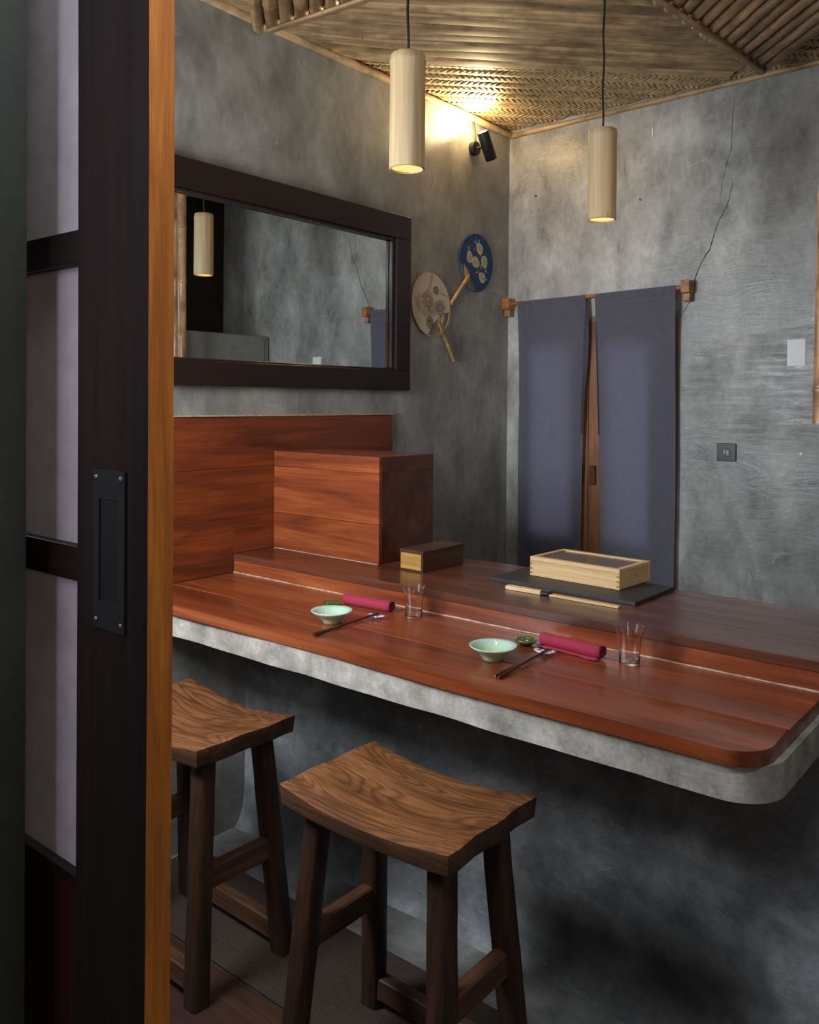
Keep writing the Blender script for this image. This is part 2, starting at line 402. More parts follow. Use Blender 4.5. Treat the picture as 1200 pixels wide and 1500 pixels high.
def rugm():
    t = NT('woven_brown_rug')
    br = t.n('ShaderNodeTexBrick'); t.l(t.coords((1, 1, 1), rnd_off=False), br.inputs['Vector'])
    br.inputs['Scale'].default_value = 22; br.inputs['Brick Width'].default_value = .35; br.inputs['Row Height'].default_value = .10
    br.inputs['Mortar Size'].default_value = .02
    br.inputs['Color1'].default_value = rgb(92, 74, 60); br.inputs['Color2'].default_value = rgb(74, 59, 48); br.inputs['Mortar'].default_value = rgb(36, 28, 24)
    t.bump(t.math('SUBTRACT', 1.0, br.outputs['Fac']), .6, .004)
    return t.set(Base_Color=br.outputs['Color'], Roughness=.75)
M_RUG = rugm()

# ------------------------------------------------------------------ room shell
YB = 2.163      # back wall
H = 2.86        # ceiling mat height
struct(obj('floor', box(-.15, 4.2, -3.2, YB+.1, -.06, 0), M_FLOOR))
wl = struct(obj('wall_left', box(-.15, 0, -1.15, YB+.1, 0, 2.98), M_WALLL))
wb = struct(obj('wall_back', box(0.0, .0, 0, .0, 0, .0), M_WALL)) if False else None
# back wall with the doorway behind the curtains
bm = bmesh.new()
bx(bm, -.15, .10, YB, YB+.12, 0, 2.98); bx(bm, .888, 3.5, YB, YB+.12, 0, 2.98); bx(bm, .10, .888, YB, YB+.12, 1.905, 2.98)
wb = struct(obj('wall_back', bm, M_WALL))
def ribbon(bm, pts, w0, y):
    n = len(pts); vs = []
    for i, (x, z) in enumerate(pts):
        a = Vector(pts[max(0, i-1)]); b = Vector(pts[min(n-1, i+1)]); d = (b-a).normalized(); nn = Vector((-d.y, d.x))
        ww = w0*(.3+.7*math.sin(PI*(i+.6)/(n+.2)))*(.7+.6*rnd.random())
        vs.append([bm.verts.new((x+nn.x*ww, y, z+nn.y*ww)), bm.verts.new((x-nn.x*ww, y, z-nn.y*ww)),
                   bm.verts.new((x+nn.x*ww, y+.004, z+nn.y*ww)), bm.verts.new((x-nn.x*ww, y+.004, z-nn.y*ww))])
    for p, q in zip(vs, vs[1:]):
        bm.faces.new((p[0], p[1], q[1], q[0])); bm.faces.new((p[0], q[0], q[2], p[2])); bm.faces.new((p[1], p[3], q[3], q[1]))
def refine(pts, k=5, amp=.004):
    out = []
    for a, b in zip(pts, pts[1:]):
        for i in range(k):
            t = i/k; out.append((a[0]+(b[0]-a[0])*t+(rnd.random()-.5)*amp, a[1]+(b[1]-a[1])*t+(rnd.random()-.5)*amp))
    out.append(pts[-1]); return out
bm = bmesh.new()
ribbon(bm, refine([(1.119, 2.80), (1.112, 2.713), (1.105, 2.585), (1.075, 2.461), (1.061, 2.376)]), .0011, YB-.0006)
ribbon(bm, refine([(1.109, 2.449), (1.112, 2.426), (1.093, 2.342), (1.054, 2.275), (1.037, 2.219), (1.02, 2.162), (.982, 2.107), (.956, 2.036), (.948, 1.963), (.918, 1.914), (.891, 1.877)]), .0019, YB-.0006)
obj('crack', bm, M_CRACK, wb)
bm = bmesh.new()
for x, z in ((.155, 2.515), (.70, 2.42), (1.40, 1.30)): tube_pts(bm, [(x, YB+.002, z), (x, YB-.004, z)], .006, 10)
obj('wall_plug', bm, M_SCREW, wb)
# front wall (between room and corridor) with the window
WY0, WY1 = -1.15, -1.035
bm = bmesh.new()
bx(bm, -.15, .22, WY0, WY1, 0, 2.98); bx(bm, .22, .82, WY0, WY1, 0, 1.26); bx(bm, .22, .82, WY0, WY1, 2.06, 2.98); bx(bm, .82, 1.418, WY0, WY1, 0, 2.98)
bx(bm, 2.85, 3.5, WY0, WY1, 0, 2.98); bx(bm, 1.418, 2.85, WY0, WY1, 2.62, 2.98)
struct(obj('wall_front', bm, M_JAMB))
wn = sroot('window_1', (.52, -1.09, 1.40))
bm = bmesh.new(); bx(bm, .22, .25, -1.12, -1.05, 1.26, 2.06); bx(bm, .79, .82, -1.12, -1.05, 1.26, 2.06); bx(bm, .25, .79, -1.12, -1.05, 1.26, 1.29); bx(bm, .25, .79, -1.12, -1.05, 2.03, 2.06)
obj_off('window_frame', bm, M_STILE, wn)
obj_off('window_paper', box(.25, .79, -1.098, -1.094, 1.29, 2.03), M_WPAPER, wn)
struct(obj('wall_right', box(3.40, 3.5, -1.035, 2.163, 0, 2.98), M_WALL))
struct(obj('wall_side_shade', box(2.27, 2.35, 1.45, 2.163, 0, 2.98), M_DARKV))  # added dark wall, its colour stands for the shadow reflected in the mirror
# ceiling -----------------------------------------------------------
ce = sroot('ceiling', (0, 0, 2.9))
obj_off('ceiling_board', box(-.15, 4.2, -3.2, YB+.12, 2.93, 2.98), M_DARKV, ce)
# woven mat: real strips, over and under (herringbone twill)
def in_weave(x, y):
    if x < -.03 or y > YB+.035: return False
    c0 = x-y < -.52 and not (y < .38)
    c1 = x+y < .62 and y > -1.0
    c2 = x+y > 3.10 and x < 2.9
    return c0 or c1 or c2
bm = bmesh.new(); WW = .018; NL = 5; r2 = random.Random(3)
def strip(bm, ax, c, a0, a1, z):
    if a1-a0 < .006 or (ax == 0 and c > YB-.008) or (ax == 1 and c < .008): return
    # arched strip along axis ax, centre c across, from a0 to a1
    hw = WW*.45; k = 4; rows = []
    tilt = (r2.random()-.5)*.0015; dc = (r2.random()-.5)*.0016
    for i in range(k+1):
        t = i/k; a = a0+(a1-a0)*t; zz = z+.007-.0095*math.sin(PI*t)
        row = []
        for s in (-1, 1):
            p = (a, c+dc+s*hw, zz+tilt*s) if ax == 0 else (c+dc+s*hw, a, zz+tilt*s)
            row.append(bm.verts.new(p))
        rows.append(row)
    for p, q in zip(rows, rows[1:]): bm.faces.new((p[0], p[1], q[1], q[0]))
    # side skirt gives the strip its thickness
    for j in (0, 1):
        up = [bm.verts.new(r[j].co+Vector((0, 0, .004))) for r in rows]
        for i in range(k): bm.faces.new((rows[i][j], rows[i+1][j], up[i+1], up[i]))
x0, nx, ny = 0.0, int(2.95/WW), int((YB+1.1)/WW)
for b in range(0, ny):
    y = -1.0+b*WW
    for a in range(-2*NL, nx):
        if (a-b) % (2*NL) == 0:
            xc = (a+NL/2)*WW
            if in_weave(xc, y): strip(bm, 0, y+WW/2, max(.001, a*WW+.0006), (a+NL)*WW-.0006, H)
for a in range(0, nx):
    for b in range(-2*NL, ny+3):
        if (a-b) % (2*NL) == 2*NL-1:      # vertical float covers rows b .. b+NL-1
            yc = -1.0+(b+NL/2)*WW
            if in_weave((a+.5)*WW, yc): strip(bm, 1, (a+.5)*WW, -1.0+b*WW+.0006, min(YB-.001, -1.0+(b+NL)*WW-.0006), H)
o = obj_off('woven_mat', bm, M_WEAVE, ce); o['kind'] = 'stuff'
obj_off('mat_backing', box(0, 4.0, -1.0, YB, H+.011, H+.014), M_DARKV, ce)
# flattened bamboo slats, running parallel to the corner diagonal (1,1)
D1 = Vector((1, 1, 0)).normalized(); D2 = Vector((1, -1, 0)).normalized()   # D2 points to the room middle
SL = 2.05; SW = .074
def slat(k):
    bm = bmesh.new(); c0 = -.93/math.sqrt(2)+k*SW      # offset along D2
    smid = (1.26+.48)/math.sqrt(2)+.0
    n = 16; rows = []; z = H-.016-.004*((k*7) % 3)/2
    r_ = random.Random(k*5+1); ph = r_.random()*6; nodes = sorted(r_.random() for _ in range(5))
    for i in range(n+1):
        u = i/n; s = smid-1.02+u*SL
        bow = .17*max(0, (.34-u)/.34)**2*(1 if k < 3 else .5)
        cc = c0+bow+.006*math.sin(ph+u*9)
        thick = .004
        row = []
        for j, e in enumerate((-1, -.8, 0, .8, 1)):
            hw = SW*.5*(.93+.03*math.sin(ph*2+u*7))
            zz = z+[.015, .002, 0, .002, .015][j]+.0006*math.sin(u*9+ph)
            p = D1*s+D2*(cc+e*hw)+Vector((0, 0, zz)); row.append(p)
        rows.append(row)
    def clip(p): return p.x > .004 and p.y < YB-.004
    V = [[bm.verts.new((max(.003, p.x), min(YB-.003, p.y), p.z)) for p in r] for r in rows]
    W = [[bm.verts.new((v.co.x, v.co.y, v.co.z+.004)) for v in (r[0], r[-1])] for r in V]
    for a, b in zip(V, V[1:]):
        for j in range(4): bm.faces.new((a[j], a[j+1], b[j+1], b[j]))
    for i in range(n):
        bm.faces.new((V[i][0], V[i+1][0], W[i+1][0], W[i][0])); bm.faces.new((V[i][-1], V[i+1][-1], W[i+1][-1], W[i][-1]))
    # node ridges
    for t in nodes:
        i = int(t*n); 
        for e in range(4):
            pass
        p0 = Vector(V[i][0].co); p1 = Vector(V[i][-1].co)
        if (p1-p0).length > .03: tube_pts(bm, [p0+Vector((0, 0, -.003)), (p0+p1)/2+Vector((0, 0, -.0025)), p1+Vector((0, 0, -.003))], .0022, 5)
    return bm
# each slat is built about its own centre line so that the grain follows it
for k in range(18):
    bm = slat(k)
    c = D1*((1.26+.48)/math.sqrt(2))+D2*(-.93/math.sqrt(2)+k*SW)+Vector((0, 0, H))
    bmesh.ops.translate(bm, verts=bm.verts, vec=-c)
    bmesh.ops.rotate(bm, verts=bm.verts, cent=(0, 0, 0), matrix=Matrix.Rotation(-PI/4, 3, 'Z'))
    bmesh.ops.remove_doubles(bm, verts=bm.verts, dist=1e-5)
    o = obj('slat', bm, M_SLAT, ce, auto=40); o.location = c-ce.location; o.rotation_euler = (0, 0, PI/4)
# bamboo poles, at right angles to the slats, ends on an L
def pole_bm(L, r, seed):
    bm = bmesh.new(); r_ = random.Random(seed); pts = []; rad = []
    z = 0; nn = .10+r_.random()*.25; zs = []
    while nn < L: zs.append(nn); nn += .24+r_.random()*.1
    st = [0]
    for q in zs: st += [q-.012, q-.004, q, q+.004, q+.014]
    st.append(L); st = sorted(s for s in st if 0 <= s <= L)
    bx_, by_ = (r_.random()-.5)*.012, (r_.random()-.5)*.006
    for s in st:
        rr = r*(1-.06*s/L)
        for q in zs:
            if abs(s-q) < .0045: rr = r*1.10 if abs(s-q) > .001 else r*1.02
        b = math.sin(PI*s/L)
        pts.append((bx_*b, by_*b, s)); rad.append(rr)
    tube_pts(bm, pts, rad, 10, False)
    ring = bmesh.ops.create_circle(bm, cap_ends=True, segments=10, radius=r*.9)['verts']
    bmesh.ops.translate(bm, verts=ring, vec=(0, 0, .018))
    for v in ring:
        for f in v.link_faces: f.material_index = 1
    return bm
S0, S1 = .50, 3.235; corner = Vector((1.215, .545))
sp = .0715; np_ = int((S1-S0)/sp)
poleM = [pole_bm(1.75, .0262*(.92+.02*i), 40+i) for i in range(6)]
pm = []
for b in poleM:
    me = bpy.data.meshes.new('pole'); bmesh.ops.recalc_face_normals(b, faces=b.faces); b.to_mesh(me); b.free()
    me.materials.append(M_POLE); me.materials.append(M_HOLLOW)
    for p in me.polygons: p.use_smooth = True
    me.set_sharp_from_angle(angle=math.radians(50)); pm.append(me)
for i in range(np_+1):
    s = S0+(i+.3)*sp
    # start point on the L: left arm y = .46+.13x ; right arm x = 1.22+.094(y-1.18)
    xl = (s-.46)/1.13; yl = s-xl
    yr = (s-1.22+.111)/1.094; xr = s-yr
    if xl < xr: x, y = xl, yl
    else: x, y = xr, yr
    o = bpy.data.objects.new('pole', pm[(i*5) % 6]); link(o, ce)
    st = Vector((x, y, 0))-D2*((.034 if xl < xr else .008)+.008*rnd.random())
    st.x = max(st.x, .03); st.y = min(st.y, YB-.03)
    o.location = Vector((st.x, st.y, H-.052))-ce.location
    o.rotation_euler = (0, PI/2, -PI/4+(rnd.random()-.5)*.012)
    o.rotation_mode = 'XYZ'
# edge battens beneath the pole ends
def batten(p, q, r):
    bm = bmesh.new(); d = (q-p); L = d.length
    tube_pts(bm, [(0, 0, L*i/12+0) for i in range(13)], [r*(1+.08*math.sin(i*2.3)) for i in range(13)], 8)
    for v in bm.verts: v.co.y *= .55
    o = obj('batten', bm, M_POLE, ce, auto=40); o.location = p-ce.location
    o.rotation_euler = d.to_track_quat('Z', 'Y').to_euler(); return o
batten(Vector((.085, .49, H-.083)), Vector((1.24, .58, H-.083)), .015)
batten(Vector((1.19, .58, H-.083)), Vector((1.307, 1.92, H-.083)), .013)
# wall-to-ceiling bamboo trims
bm = bmesh.new(); tube_pts(bm, [(.010, -1.0+i*.1975, 2.838-.0001*i) for i in range(17)], [.017*(1+.05*math.sin(i*1.9)) for i in range(17)], 8)
struct(obj('trim_1', bm, M_TRIMBY, auto=50))
bm = bmesh.new(); tube_pts(bm, [(0+.2*i, YB-.006, 2.832+.0035*min(i, 7)) for i in range(17)], [.013*(1+.06*math.sin(i*2.1)) for i in range(17)], 8)
struct(obj('trim_2', bm, M_TRIMB, auto=50))

# ------------------------------------------------------------------ sliding door beside the viewer
YD = -1.009
d1 = sroot('door_1', (1.15, YD, .05))
def dp(name, bm, m, **k): return obj_off(name, bm, m, d1, **k)
def bowed(x0, x1, y0, y1, z0, z1, amp, mat, name, front=None):
    bm = bmesh.new(); n = 14; rows = []
    for i in range(n+1):
        z = z0+(z1-z0)*i/n; t = (z-1.35)/.75; dx = amp*(1-t*t)
        rows.append([bm.verts.new((x+dx, y, z)) for x, y in ((x0, y0), (x1, y0), (x1, y1), (x0, y1))])
    for a, b in zip(rows, rows[1:]):
        for k in range(4):
            f = bm.faces.new((a[k], a[(k+1) % 4], b[(k+1) % 4], b[k]))
            if front and k == 1: f.material_index = 1
    bm.faces.new(rows[0]); bm.faces.new(rows[-1])
    return dp(name, bm, [mat, front] if front else mat)
bowed(1.478, 1.611, YD, YD+.030, .04, 2.55, .004, M_STILE, 'stile', M_EDGE)
bowed(.75, .86, YD, YD+.030, .04, 2.55, 0, M_STILE, 'stile')
dp('rail', box(.86, 1.485, YD+.002, YD+.026, 1.648, 1.686, .001), M_STILEX)
dp('rail', box(.86, 1.485, YD+.002, YD+.026, 1.297, 1.336, .001), M_STILEX)
dp('rail', box(.86, 1.485, YD+.002, YD+.028, .953, .968, .001), M_STILEX)
dp('rail', box(.86, 1.485, YD+.002, YD+.028, .04, .16, .001), M_STILEX)
dp('rail', box(.86, 1.485, YD+.002, YD+.028, 2.44, 2.55, .001), M_STILEX)
for z0, z1 in ((.968, 1.297), (1.336, 1.648), (1.686, 2.44)):
    dp('shoji_pane', box(.86, 1.482, YD+.013, YD+.0138, z0, z1), M_SHOJI)
dp('lower_panel', box(.86, 1.482, YD+.010, YD+.018, .16, .953), M_DPANEL)
bm = bmesh.new()
bx(bm, 1.518, 1.530, YD-.003, YD+.001, 1.256, 1.424); bx(bm, 1.566, 1.578, YD-.003, YD+.001, 1.256, 1.424)
bx(bm, 1.530, 1.566, YD-.003, YD+.001, 1.394, 1.424); bx(bm, 1.530, 1.566, YD-.003, YD+.001, 1.256, 1.286)
hp = dp('handle_plate', bm, M_IRON)
for x in (1.5245, 1.571):
    for z in (1.264, 1.416):
        s = bmesh.new(); bmesh.ops.create_uvsphere(s, u_segments=10, v_segments=6, radius=.0035)
        bmesh.ops.scale(s, verts=s.verts, vec=(1, .5, 1)); bmesh.ops.translate(s, verts=s.verts, vec=Vector((x, YD-.003, z))-d1.location)
        obj('screw', s, M_SCREW, hp)
s = bmesh.new(); bx(s, 1.530, 1.566, YD-.0012, YD-.0004, 1.286, 1.394)
bmesh.ops.translate(s, verts=s.verts, vec=-d1.location); obj('finger_recess', s, plain('recess_black', rgb(6, 6, 7), .6), hp)

# ------------------------------------------------------------------ counter
ZT, YR, YU, ZU = .90, .412, .885, .965
bc = thing('bar_counter', 'long red varnished bar counter on a grey concrete slab, with raised rear step', 'counter', (.95, .45, 0))
def cp(name, bm, m, **k): return obj_off(name, bm, m, bc, **k)
def rounded(x0, x1, y0, y1, r, n=8):
    pts = [(x0, y0)]
    for i in range(n+1):
        a = -PI/2+PI/2*i/n; pts.append((x1-r+r*math.cos(a), y0+r+r*math.sin(a)))
    pts += [(x1, y1), (x0, y1)]; return pts
bm = bmesh.new(); pts = rounded(.002, 1.912, -.012, .1597, .075, 10)
# slightly waved front edge
pts = [pts[0]]+[(.002+i*.08, -.006-.010*abs(math.sin(i*.23+.8))) for i in range(1, 22)]+pts[1:]
prism(bm, pts, .872, ZT, .004); cp('counter_board', bm, M_RED, auto=45)
bm = bmesh.new(); bx(bm, .002, 1.912, .1607, .3370, .872, ZT, .0012); cp('counter_board', bm, M_RED)
bm = bmesh.new(); bx(bm, .002, 1.912, .3380, YR+.03, .872, ZT, .0012); cp('counter_board', bm, M_RED)
bm = bmesh.new(); pts = rounded(.002, 1.925, -.002, .52, .09, 10)
pts = [pts[0]]+[(.002+i*.06, -.002+.004*math.sin(i*1.3)*math.sin(i*.37)) for i in range(1, 30)]+pts[1:]
prism(bm, pts, .806, .871, 0)
cp('concrete_slab', bm, M_SLAB, auto=45)
# supporting wall below, with a coved foot
bm = bmesh.new(); n = 40; rows = []
prof = [(.470, .806), (.470, .30), (.468, .12), (.462, .06), (.446, .02), (.425, .0)]
for i in range(n+1):
    x = .002+(2.25-.002)*i/n
    rows.append([bm.verts.new((x, y+.004*math.sin(i*.9+z*7), z)) for y, z in prof])
for a, b in zip(rows, rows[1:]):
    for k in range(len(prof)-1): bm.faces.new((a[k], a[k+1], b[k+1], b[k]))
bx(bm, .002, 2.25, .50, .56, 0, .806)
cp('base_wall', bm, M_BASE, auto=60)
bm = box(.002, 2.25, YR, YR+.022, ZT, ZU-.02, 0); cp('riser_board', bm, M_RED)
for y0, y1 in ((YR-.004, .655), (.656, YU)):
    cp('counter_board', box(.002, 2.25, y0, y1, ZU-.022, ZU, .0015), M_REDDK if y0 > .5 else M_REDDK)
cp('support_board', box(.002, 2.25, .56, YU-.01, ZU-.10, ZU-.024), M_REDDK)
bm = bmesh.new(); pr = random.Random(5)
tube_pts(bm, [(.01+i*.05, YR-.0015, ZT+.001) for i in range(45)], [.0012+.0022*pr.random() for i in range(45)], 6)
cp('seam_bead', bm, M_CAULK)
bm = bmesh.new()
tube_pts(bm, [(.004, YR-.002, ZT+.001), (.004, YR-.002, ZU-.002)], .002, 6); tube_pts(bm, [(.004, YR-.002, ZU+.0005), (.004, .59, ZU+.0005)], .0016, 6)
tube_pts(bm, [(.02, .588, ZU+.0005), (.52, .588, ZU+.0005)], .0014, 6)
cp('seam_bead', bm, M_CAULK)

# red panel on the left wall
wp = thing('wall_panel', 'tall red varnished board panel fixed to the left wall above the counter', 'panel', (0, .5, .9))
for z0, z1 in ((.902, 1.088), (1.089, 1.262), (1.263, 1.440)):
    obj_off('board', box(.001, .0125, -.95, YR-.006 if z0 < 1 else YR+.25, z0, z1, .0008), M_REDY, wp) if z0 < 1 else obj_off('board', box(.001, .0125, -.95, 1.255, z0, z1, .0008), M_REDY, wp)
obj_off('board', box(.001, .0125, YR-.0045, 1.255, ZU+.001, 1.0885, .0008), M_REDY, wp)
obj_off('top_lip', box(.001, .018, -.95, 1.258, 1.4405, 1.4465, .0015), M_CAULK, wp)
# big red box on the step
bb = thing('counter_box', 'large red varnished wooden box standing on the raised counter step', 'box', (.27, .74, ZU))
for z0, z1 in ((ZU+.001, 1.0935), (1.0945, 1.2605), (1.2615, 1.3150)):
    obj_off('front_board', box(.0145, .522, .590, .606, z0, z1, .0007), M_RED, bb)
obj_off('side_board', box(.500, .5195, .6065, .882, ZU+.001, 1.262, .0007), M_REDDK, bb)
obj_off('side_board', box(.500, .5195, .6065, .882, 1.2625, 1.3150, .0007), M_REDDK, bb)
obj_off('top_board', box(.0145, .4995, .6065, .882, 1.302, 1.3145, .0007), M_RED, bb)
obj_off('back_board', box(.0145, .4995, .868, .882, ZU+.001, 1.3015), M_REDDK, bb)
# small old box
sb = thing('small_box', 'small old wooden box with light front, beside the large red box', 'box', (.665, .69, ZU))
bm = bmesh.new(); fr = .006
bx(bm, .618, .710, .585, .800, ZU+.001, 1.024); obj_off('case', bm, M_SBOXD, sb)
obj_off('lid', box(.616, .712, .583, .802, 1.0245, 1.031, .001), M_SBOXD, sb)
obj_off('front_panel', box(.623, .705, .5815, .5845, ZU+.006, 1.020, .0005), M_SBOX, sb)

# ------------------------------------------------------------------ mirror
mr = thing('wall_mirror', 'wide rectangular mirror in a thick near-black wooden frame', 'mirror', (0, .6, 1.55))
my0, my1, mz0, mz1 = -.62, 1.340, 1.545, 2.282
fw = .098; T = .038
for nm, b_ in (('frame_rail', (0.001, T, my0, my1, mz1-fw, mz1)), ('frame_rail', (0.001, T, my0, my1, mz0, mz0+fw*.85)),
               ('frame_stile', (0.001, T-.0006, my1-.094, my1, mz0+fw*.85+.0005, mz1-fw-.0005)), ('frame_stile', (0.001, T-.0006, my0, my0+.1, mz0+fw*.85+.0005, mz1-fw-.0005))):
    obj_off(nm, box(*b_, .002), M_FRAME, mr)
M_LIP = plain('worn_black_lip', rgb(48, 36, 34), .22, 0, .3, 40)
for b_ in ((.008, .024, my0+.1, my1-.094, mz1-fw-.012, mz1-fw-.0006), (.008, .024, my0+.1, my1-.094, mz0+fw*.85+.0006, mz0+fw*.85+.008), (.008, .024, my1-.112, my1-.0946, mz0+fw*.85+.009, mz1-fw-.013)):
    obj_off('lip', box(*b_, .0025), M_LIP, mr)
obj_off('mirror_glass', box(.002, .006, my0+.09, my1-.09, mz0+.07, mz1-.09), M_MIRR, mr)

# ------------------------------------------------------------------ curtains and door at the back
d2 = sroot('door_2', (.49, YB+.03, 0))
def ep(name, b_, m, bev=.001): return obj_off(name, box(*b_, bev), m, d2)
ep('lintel', (.10, .888, YB+.001, YB+.10, 1.880, 1.9045), M_TRIMB)
ep('jamb', (.10, .112, YB+.001, YB+.10, 0, 1.8795), M_NDOOR); ep('jamb', (.872, .8875, YB-.003, YB+.10, 0, 1.8795), M_NDOOR)
for a, b, hx in ((.113, .4545, .425), (.4575, .871, .486)):
    y0, y1 = YB-.004, YB+.030
    pl, pr_ = (.163, .370) if a < .3 else (.564, .764)
    ep('stile', (a, pl, y0, y1, .002, 1.879), M_NDOOR); ep('stile', (pr_, b, y0, y1, .002, 1.879), M_NDOOR)
    ep('rail', (pl+.0005, pr_-.0005, y0, y1, 1.77, 1.879), M_NDOOR); ep('rail', (pl+.0005, pr_-.0005, y0, y1, .002, .14), M_NDOOR); ep('rail', (pl+.0005, pr_-.0005, y0, y1, .80, .86), M_NDOOR)
    ep('pane', (pl+.0005, pr_-.0005, y0+.003, y0+.007, .86, 1.77), M_PANE, 0); ep('door_panel', (pl+.0005, pr_-.0005, y0+.010, y0+.02, .14, .80), M_NDOOR, 0)
    ep('handle', (hx-.016, hx+.014, y0-.016, y0, 1.115, 1.205), M_SBOXD, .002)
rod = thing('curtain_rod', 'wooden rod on two block brackets carrying the blue-grey door curtains', 'rod', (.49, YB, 2.0))
bm = bmesh.new(); tube_pts(bm, [(.03, 2.115, 1.986), (.93, 2.115, 2.001)], .0095, 12); obj_off('rod', bm, M_BRKT, rod, auto=40)
for x, z in ((.022, 1.975), (.936, 1.991)):
    o = obj_off('bracket', box(x-.017 if x > .1 else .002, x+.021, 2.098, YB, z-.014, z+.040, .002), M_BRKT, rod)
    bm = box(x-.013 if x > .1 else .004, x+.016, 2.118, YB, z-.050, z-.0145, .002); bmesh.ops.translate(bm, verts=bm.verts, vec=-rod.location); obj('bracket_foot', bm, M_BRKT, o)
def curtain(x0, x1, z0l, z1l, taperl, taperr, ph, label, zb):
    t = thing('door_curtain', label, 'curtain', ((x0+x1)/2, 2.113, 2.0), 'blue-grey door curtain panels')
    bm = bmesh.new(); nx, nz = 44, 60; g = []
    for j in range(nz+1):
        v = j/nz; row = []
        for i in range(nx+1):
            u = i/nx
            zt = z0l+(z1l-z0l)*u; z = zt+.012-(zt+.012-zb)*v
            xl = x0+taperl*v; xr = x1+taperr*v; x = xl+(xr-xl)*u
            amp = .010*min(1, v*4)
            y = 2.103+.022*min(1, v*3)+amp*(math.sin(u*7+ph+v*1.2)*.6+math.sin(u*17+ph*2-v*2)*.35)
            if v < .06: y -= .002*math.sin(u*60+ph)
            row.append(bm.verts.new((x+.002*math.sin(v*9+ph), y, z)))
        g.append(row)
    for a, b in zip(g, g[1:]):
        for i in range(nx): bm.faces.new((a[i], a[i+1], b[i+1], b[i]))
    o = obj_off('cloth', bm, M_NOREN, t, smooth=True)
    bm = bmesh.new(); ps = []
    for i in range(nx+1):
        u = i/nx; v = .05/1.4
        x = x0+taperl*v+(x1+taperr*v-x0-taperl*v)*u; z = z0l+(z1l-z0l)*u-.038
        amp = .010*min(1, v*4)
        ps.append((x, 2.103+amp*(math.sin(u*7+ph)*.6+math.sin(u*17+ph*2)*.35)-.0018, z))
    tube_pts(bm, ps, .0008, 4); obj_off('stitching', bm, M_NORENS, t)
    # loop of the casing folded round the rod
    bm = bmesh.new(); c = []
    for i in range(9):
        a = PI*i/8; c.append((2.115-.0125*math.cos(a) if 0 else 2.115+.0125*-math.cos(a), .0125*math.sin(a)))
    g = []
    for i in range(13):
        u = i/12; x = x0+(x1-x0)*u; zt = z0l+(z1l-z0l)*u-.002
        g.append([bm.verts.new((x, yy, zt+zz+(.0008*math.sin(u*40)))) for yy, zz in c]+[bm.verts.new((x, 2.1275, zt-.05))])
    for a, b in zip(g, g[1:]):
        for k in range(len(a)-1): bm.faces.new((a[k], a[k+1], b[k+1], b[k]))
    obj_off('casing', bm, M_NOREN, t, smooth=True)
    # side flap hanging in the gap
    xe = x1 if x0 < .3 else x0; sg = 1 if x0 < .3 else -1; tp = taperr if sg == 1 else taperl
    bm = bmesh.new(); g = []
    for j in range(21):
        v = j/20; z = (z1l if sg == 1 else z0l)-(.02+v*.62)
        xx = xe+tp*v*.45
        g.append([bm.verts.new((xx-sg*.004, 2.106, z)), bm.verts.new((xx+sg*(.012*math.sin(PI*min(1, v*1.4+.05))), 2.128, z))])
    for a, b in zip(g, g[1:]): bm.faces.new((a[0], a[1], b[1], b[0]))
    obj_off('flap', bm, M_NOREN, t, smooth=True)
curtain(.092, .462, 1.978, 1.990, -.004, -.034, .4, 'left blue-grey linen door curtain panel, nearer the room corner', .50)
curtain(.510, .893, 1.990, 2.000, .042, .002, 2.6, 'right blue-grey linen door curtain panel, behind the pale glass-lidded box', .50)

# wall outlet and card on back wall
ou = thing('wall_outlet', 'square black wall outlet low on the grey back wall', 'outlet', (1.103, YB, 1.257))
obj_off('plate', box(1.063, 1.144, YB-.009, YB, 1.256, 1.332, .002), plain('slate_plastic', rgb(44, 50, 60), .3), ou)
bm = bmesh.new(); tube_pts(bm, [(1.103, YB-.0085, 1.294), (1.103, YB-.0105, 1.294)], .021, 20); obj_off('socket', bm, M_BLACK, ou)
bm = bmesh.new(); bx(bm, 1.094, 1.100, YB-.0116, YB-.0105, 1.286, 1.304); bx(bm, 1.106, 1.114, YB-.0116, YB-.0105, 1.282, 1.302); obj_off('contact', bm, M_STEEL, ou)
o = obj('wall_card', box(1.342, 1.411, YB-.0022, YB-.0002, 1.655, 1.761), M_PAPERW); tag(o, 'blank white card stuck on the back wall near the bamboo poles', 'card')
o = obj('tape_scrap', box(.752, .757, YB-.0015, YB-.0002, 2.695, 2.735), M_PAPERW); tag(o, 'tiny white strip of tape high on the grey back wall', 'tape')

